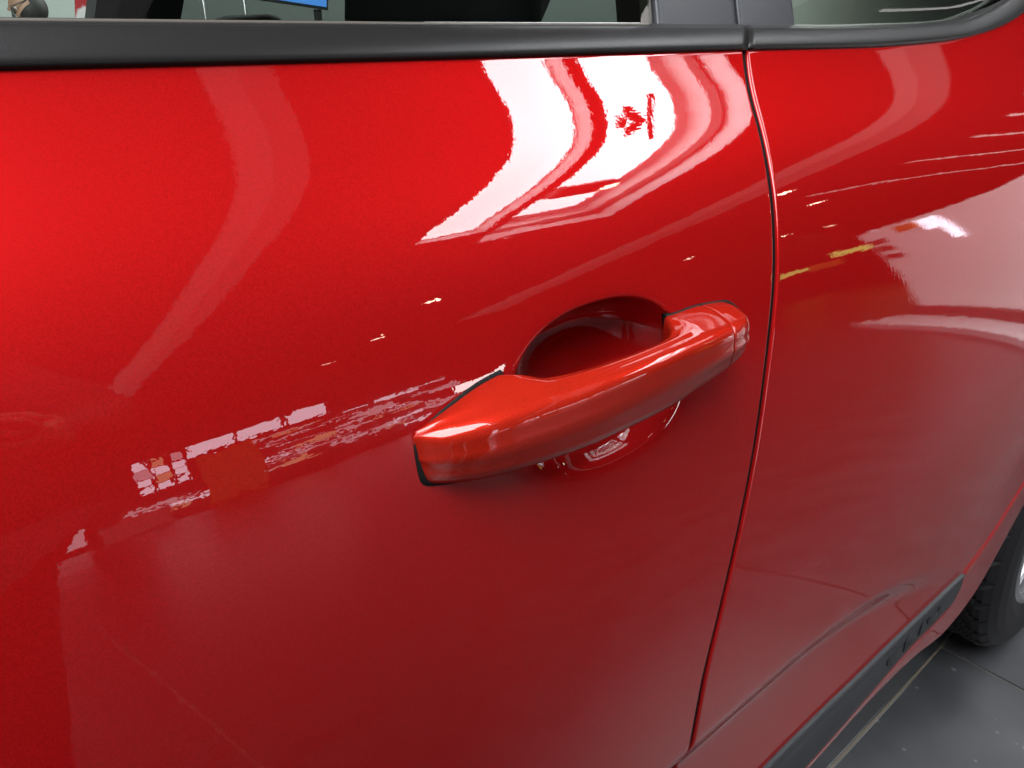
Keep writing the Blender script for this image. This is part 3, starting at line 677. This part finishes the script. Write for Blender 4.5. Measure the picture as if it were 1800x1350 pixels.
def head(center, fwd, m, parent, size=1.0):
    """one continuous head: skull, brow, nose, lips, chin, with ears drawn out of the sides"""
    bm = bmesh.new(); bmesh.ops.create_uvsphere(bm, u_segments=40, v_segments=32, radius=1.0)
    for vt in bm.verts:
        x, y, z = vt.co; fx, fy, fz = x*.096, y*.075, z*.118       # +x faces forward
        if fz < -.02: k = 1-.30*min(1, (-.02-fz)/.09); fy *= k; fx = fx*(1-.10*min(1, (-.02-fz)/.09))
        if x > 0:
            fx += .026*math.exp(-(fy/.014)**2-((fz+.022)/.020)**2)     # nose
            fx += .008*math.exp(-(fy/.05)**2-((fz-.030)/.012)**2)      # brow
            fx -= .010*math.exp(-((abs(fy)-.032)/.016)**2-((fz-.008)/.014)**2)   # eye sockets
            fx += .008*math.exp(-(fy/.026)**2-((fz+.058)/.008)**2)     # lips
            fx += .014*math.exp(-(fy/.03)**2-((fz+.098)/.016)**2)      # chin
        e = math.exp(-((fx+.002)/.014)**2-((fz+.010)/.026)**2)*(abs(fy) > .05)
        fy += math.copysign(.016*e, fy) if abs(fy) > .05 else 0
        vt.co = Vector((fx, fy, fz))*size
    q = Vector((1, 0, 0)).rotation_difference(Vector(fwd).normalized()).to_matrix()
    for vt in bm.verts: vt.co = q @ vt.co+Vector(center)
    h_ = link('head', bm_mesh(bm, True), m, parent)
    bm = bmesh.new(); bmesh.ops.create_uvsphere(bm, u_segments=40, v_segments=24, radius=1.0)
    for vt in bm.verts:
        x, y, z = vt.co; lift = 1.0 if (z > .35 or (x < .05 and z > -.45)) else .86
        vt.co = q @ (Vector((x*.104*lift-.006, y*.083*lift, z*.124*lift+.004))*size)+Vector(center)
    link('hair', bm_mesh(bm, True), HAIR, parent)
    for s_ in (-1, 1):
        bm = bmesh.new(); vs = bmesh.ops.create_uvsphere(bm, u_segments=12, v_segments=8, radius=.0115*size)['verts']
        for vt in vs: vt.co = q @ ((vt.co+Vector((.078, s_*.032, .008)))*size)+Vector(center)
        link('eye', bm_mesh(bm, True), mat('eye', (.5, .48, .45), .2), h_)
    return q
def hand(wrist, palm, up_, closed, m, parent, side):
    """palm and five bent fingers on one skinned skeleton"""
    w = Vector(wrist); f_ = Vector(palm).normalized(); u = Vector(up_); u = (u-f_*u.dot(f_)).normalized(); s = f_.cross(u)*side
    J = {'wrist': (tuple(w), .022)}; E_ = []
    J['palm'] = (tuple(w+f_*.045), (.030, .016)); E_.append(('wrist', 'palm'))
    for k, (o_, ln) in enumerate(((-.030, .062), (-.010, .076), (.011, .080), (.031, .070))):
        base = w+f_*.082+u*o_; J[f'k{k}'] = (tuple(base), .0105); E_.append(('palm', f'k{k}'))
        d = f_; p = base; prev = f'k{k}'
        for n_, fr in enumerate((.46, .32, .24)):
            d = (Matrix.Rotation(-side*closed*(.5+.35*n_), 3, u) @ d).normalized(); p = p+d*ln*fr
            J[f'f{k}{n_}'] = (tuple(p), .0090-.0012*n_); E_.append((prev, f'f{k}{n_}')); prev = f'f{k}{n_}'
    t = w+f_*.030+u*.034; J['t0'] = (tuple(t), .012); E_.append(('palm', 't0'))
    t = t+(f_*.7+u*.4+s*.5).normalized()*.036; J['t1'] = (tuple(t), .0105); E_.append(('t0', 't1'))
    t = t+(f_*.8+s*.5).normalized()*.030; J['t2'] = (tuple(t), .009); E_.append(('t1', 't2'))
    return skin_body('hand', J, E_, m, parent, 2)

# the seated visitor far behind the car
P1 = empty('person', (1.30, 6.0, 0), 'seated person in a white shirt and glasses looking down, seen through the front window', 'person')
J = {'hip': ((1.34, 6.0, .50), .14), 'waist': ((1.34, 6.0, .66), .135), 'chest': ((1.31, 6.0, .86), (.16, .13)), 'collar': ((1.29, 6.0, .98), .085), 'neck': ((1.265, 6.0, 1.04), .052),
     'sl': ((1.30, 5.83, .95), .065), 'el': ((1.18, 5.78, .72), .048), 'wl': ((.98, 5.88, .74), .036), 'sr': ((1.30, 6.17, .95), .065), 'er': ((1.18, 6.22, .72), .048), 'wr': ((.98, 6.12, .74), .036)}
skin_body('shirt', J, [('hip', 'waist'), ('waist', 'chest'), ('chest', 'collar'), ('collar', 'neck'), ('collar', 'sl'), ('sl', 'el'), ('el', 'wl'), ('collar', 'sr'), ('sr', 'er'), ('er', 'wr')], SHIRT, P1)
J = {'hip': ((1.36, 6.0, .50), .13), 'hl': ((1.30, 5.90, .48), .095), 'kl': ((.90, 5.88, .50), .068), 'al': ((.88, 5.88, .08), .042), 'fl': ((.74, 5.88, .045), .04), 'hr': ((1.30, 6.10, .48), .095), 'kr': ((.90, 6.12, .50), .068), 'ar': ((.88, 6.12, .08), .042), 'fr': ((.74, 6.12, .045), .04)}
skin_body('trousers', J, [('hip', 'hl'), ('hl', 'kl'), ('kl', 'al'), ('al', 'fl'), ('hip', 'hr'), ('hr', 'kr'), ('kr', 'ar'), ('ar', 'fr')], TROU, P1)
J = {'a': ((1.285, 6.0, .99), .05), 'b': ((1.25, 6.0, 1.09), .048)}
skin_body('neck', J, [('a', 'b')], SKIN, P1)
q = head((1.212, 6.0, 1.185), (-.93, -.12, -.38), SKIN, P1)
bm = bmesh.new()
for s_ in (-1, 1):
    vs = box_bm(bm, (.104, s_*.034, .010), (.004, .052, .034)); vs += box_bm(bm, (.05, s_*.078, .014), (.11, .003, .006))
    for vt in vs: vt.co = q @ vt.co+Vector((1.212, 6.0, 1.185))
link('glasses', bm_mesh(bm), LAMPB, P1)
hand((.98, 5.88, .74), (-1, .1, -.05), (0, 1, 0), .35, SKIN, P1, 1); hand((.98, 6.12, .74), (-1, -.1, -.05), (0, 1, 0), .35, SKIN, P1, -1)
CH_ = empty('chair', (1.40, 6.0, 0), 'dark chair under the seated person behind the car', 'chair')
box('seat', (1.32, 6.0, .36), (.46, .46, .05), INNER, CH_, .012); box('backrest', (1.56, 6.0, .68), (.04, .44, .46), INNER, CH_, .012)
for sx in (1.12, 1.54):
    for sy in (5.80, 6.20): box('leg', (sx, sy, .168), (.03, .03, .336), INNER, CH_)
TBL = empty('table', (.80, 6.0, 0), 'white table in front of the seated person behind the car', 'table')
box('tabletop', (.72, 6.0, .685), (.70, 1.1, .03), WHITE, TBL, .004)
for sx in (.42, 1.0):
    for sy in (5.5, 6.5): box('leg', (sx, sy, .335), (.04, .04, .67), WHITE, TBL)

# the photographer, mirrored dark in the lower front door
P2 = empty('person', (-.10, -.74, 0), 'photographer in dark clothes standing in front of the car, mirrored dark in the front door', 'person')
J = {'hip': ((-.105, -.74, .86), (.25, .15)), 'waist': ((-.11, -.76, 1.06), (.20, .135)), 'chest': ((-.10, -.75, 1.32), (.175, .125)), 'collar': ((-.09, -.72, 1.44), .085), 'neck': ((-.085, -.71, 1.50), .06),
     'sl': ((-.28, -.66, 1.40), .07), 'el': ((-.30, -.50, 1.13), .052), 'wl': ((-.165, -.335, 1.04), .036), 'sr': ((.07, -.78, 1.40), .07), 'er': ((.15, -.68, 1.12), .052), 'wr': ((.075, -.455, 1.03), .036)}
skin_body('jacket', J, [('hip', 'waist'), ('waist', 'chest'), ('chest', 'collar'), ('collar', 'neck'), ('collar', 'sl'), ('sl', 'el'), ('el', 'wl'), ('collar', 'sr'), ('sr', 'er'), ('er', 'wr')], DARKC, P2)
J = {'hip': ((-.105, -.76, .94), .15), 'hl': ((-.21, -.74, .86), .105), 'kl': ((-.21, -.70, .50), .07), 'al': ((-.21, -.76, .09), .045), 'fl': ((-.18, -.60, .045), .042), 'hr': ((-.03, -.78, .84), .105), 'kr': ((-.05, -.76, .50), .075), 'ar': ((-.07, -.82, .09), .045), 'fr': ((-.02, -.66, .045), .042)}
skin_body('trousers', J, [('hip', 'hl'), ('hl', 'kl'), ('kl', 'al'), ('al', 'fl'), ('hip', 'hr'), ('hr', 'kr'), ('kr', 'ar'), ('ar', 'fr')], DARKC, P2)
J = {'a': ((-.088, -.715, 1.47), .055), 'b': ((-.06, -.685, 1.57), .052)}
skin_body('neck', J, [('a', 'b')], SKIN, P2)
head((-.045, -.665, 1.655), (.10, .80, -.58), SKIN, P2)
fwd = Vector((math.cos(R(24.5))*math.cos(R(49.5)), math.cos(R(24.5))*math.sin(R(49.5)), -math.sin(R(24.5)))); rgt = Vector((math.sin(R(49.5)), -math.cos(R(49.5)), 0)); upv = rgt.cross(fwd)
pc = Vector(cam.location)-fwd*.016-rgt*.05
ph = empty('phone', tuple(pc), 'dark phone held up in both hands by the photographer', 'phone')
rotm = Matrix((rgt, upv, -fwd)).transposed()
box('phone_body', pc, (.150, .072, .008), LAMPB, ph, .003, rotm)
hl = pc-rgt*.105-fwd*.02; hr = pc+rgt*.105-fwd*.02
hand((-.165, -.335, 1.04), hl-Vector((-.165, -.335, 1.04))+rgt*.05, upv, .45, SKIN, P2, 1)
hand((.075, -.455, 1.03), hr-Vector((.075, -.455, 1.03))-rgt*.05, upv, .45, SKIN, P2, -1)
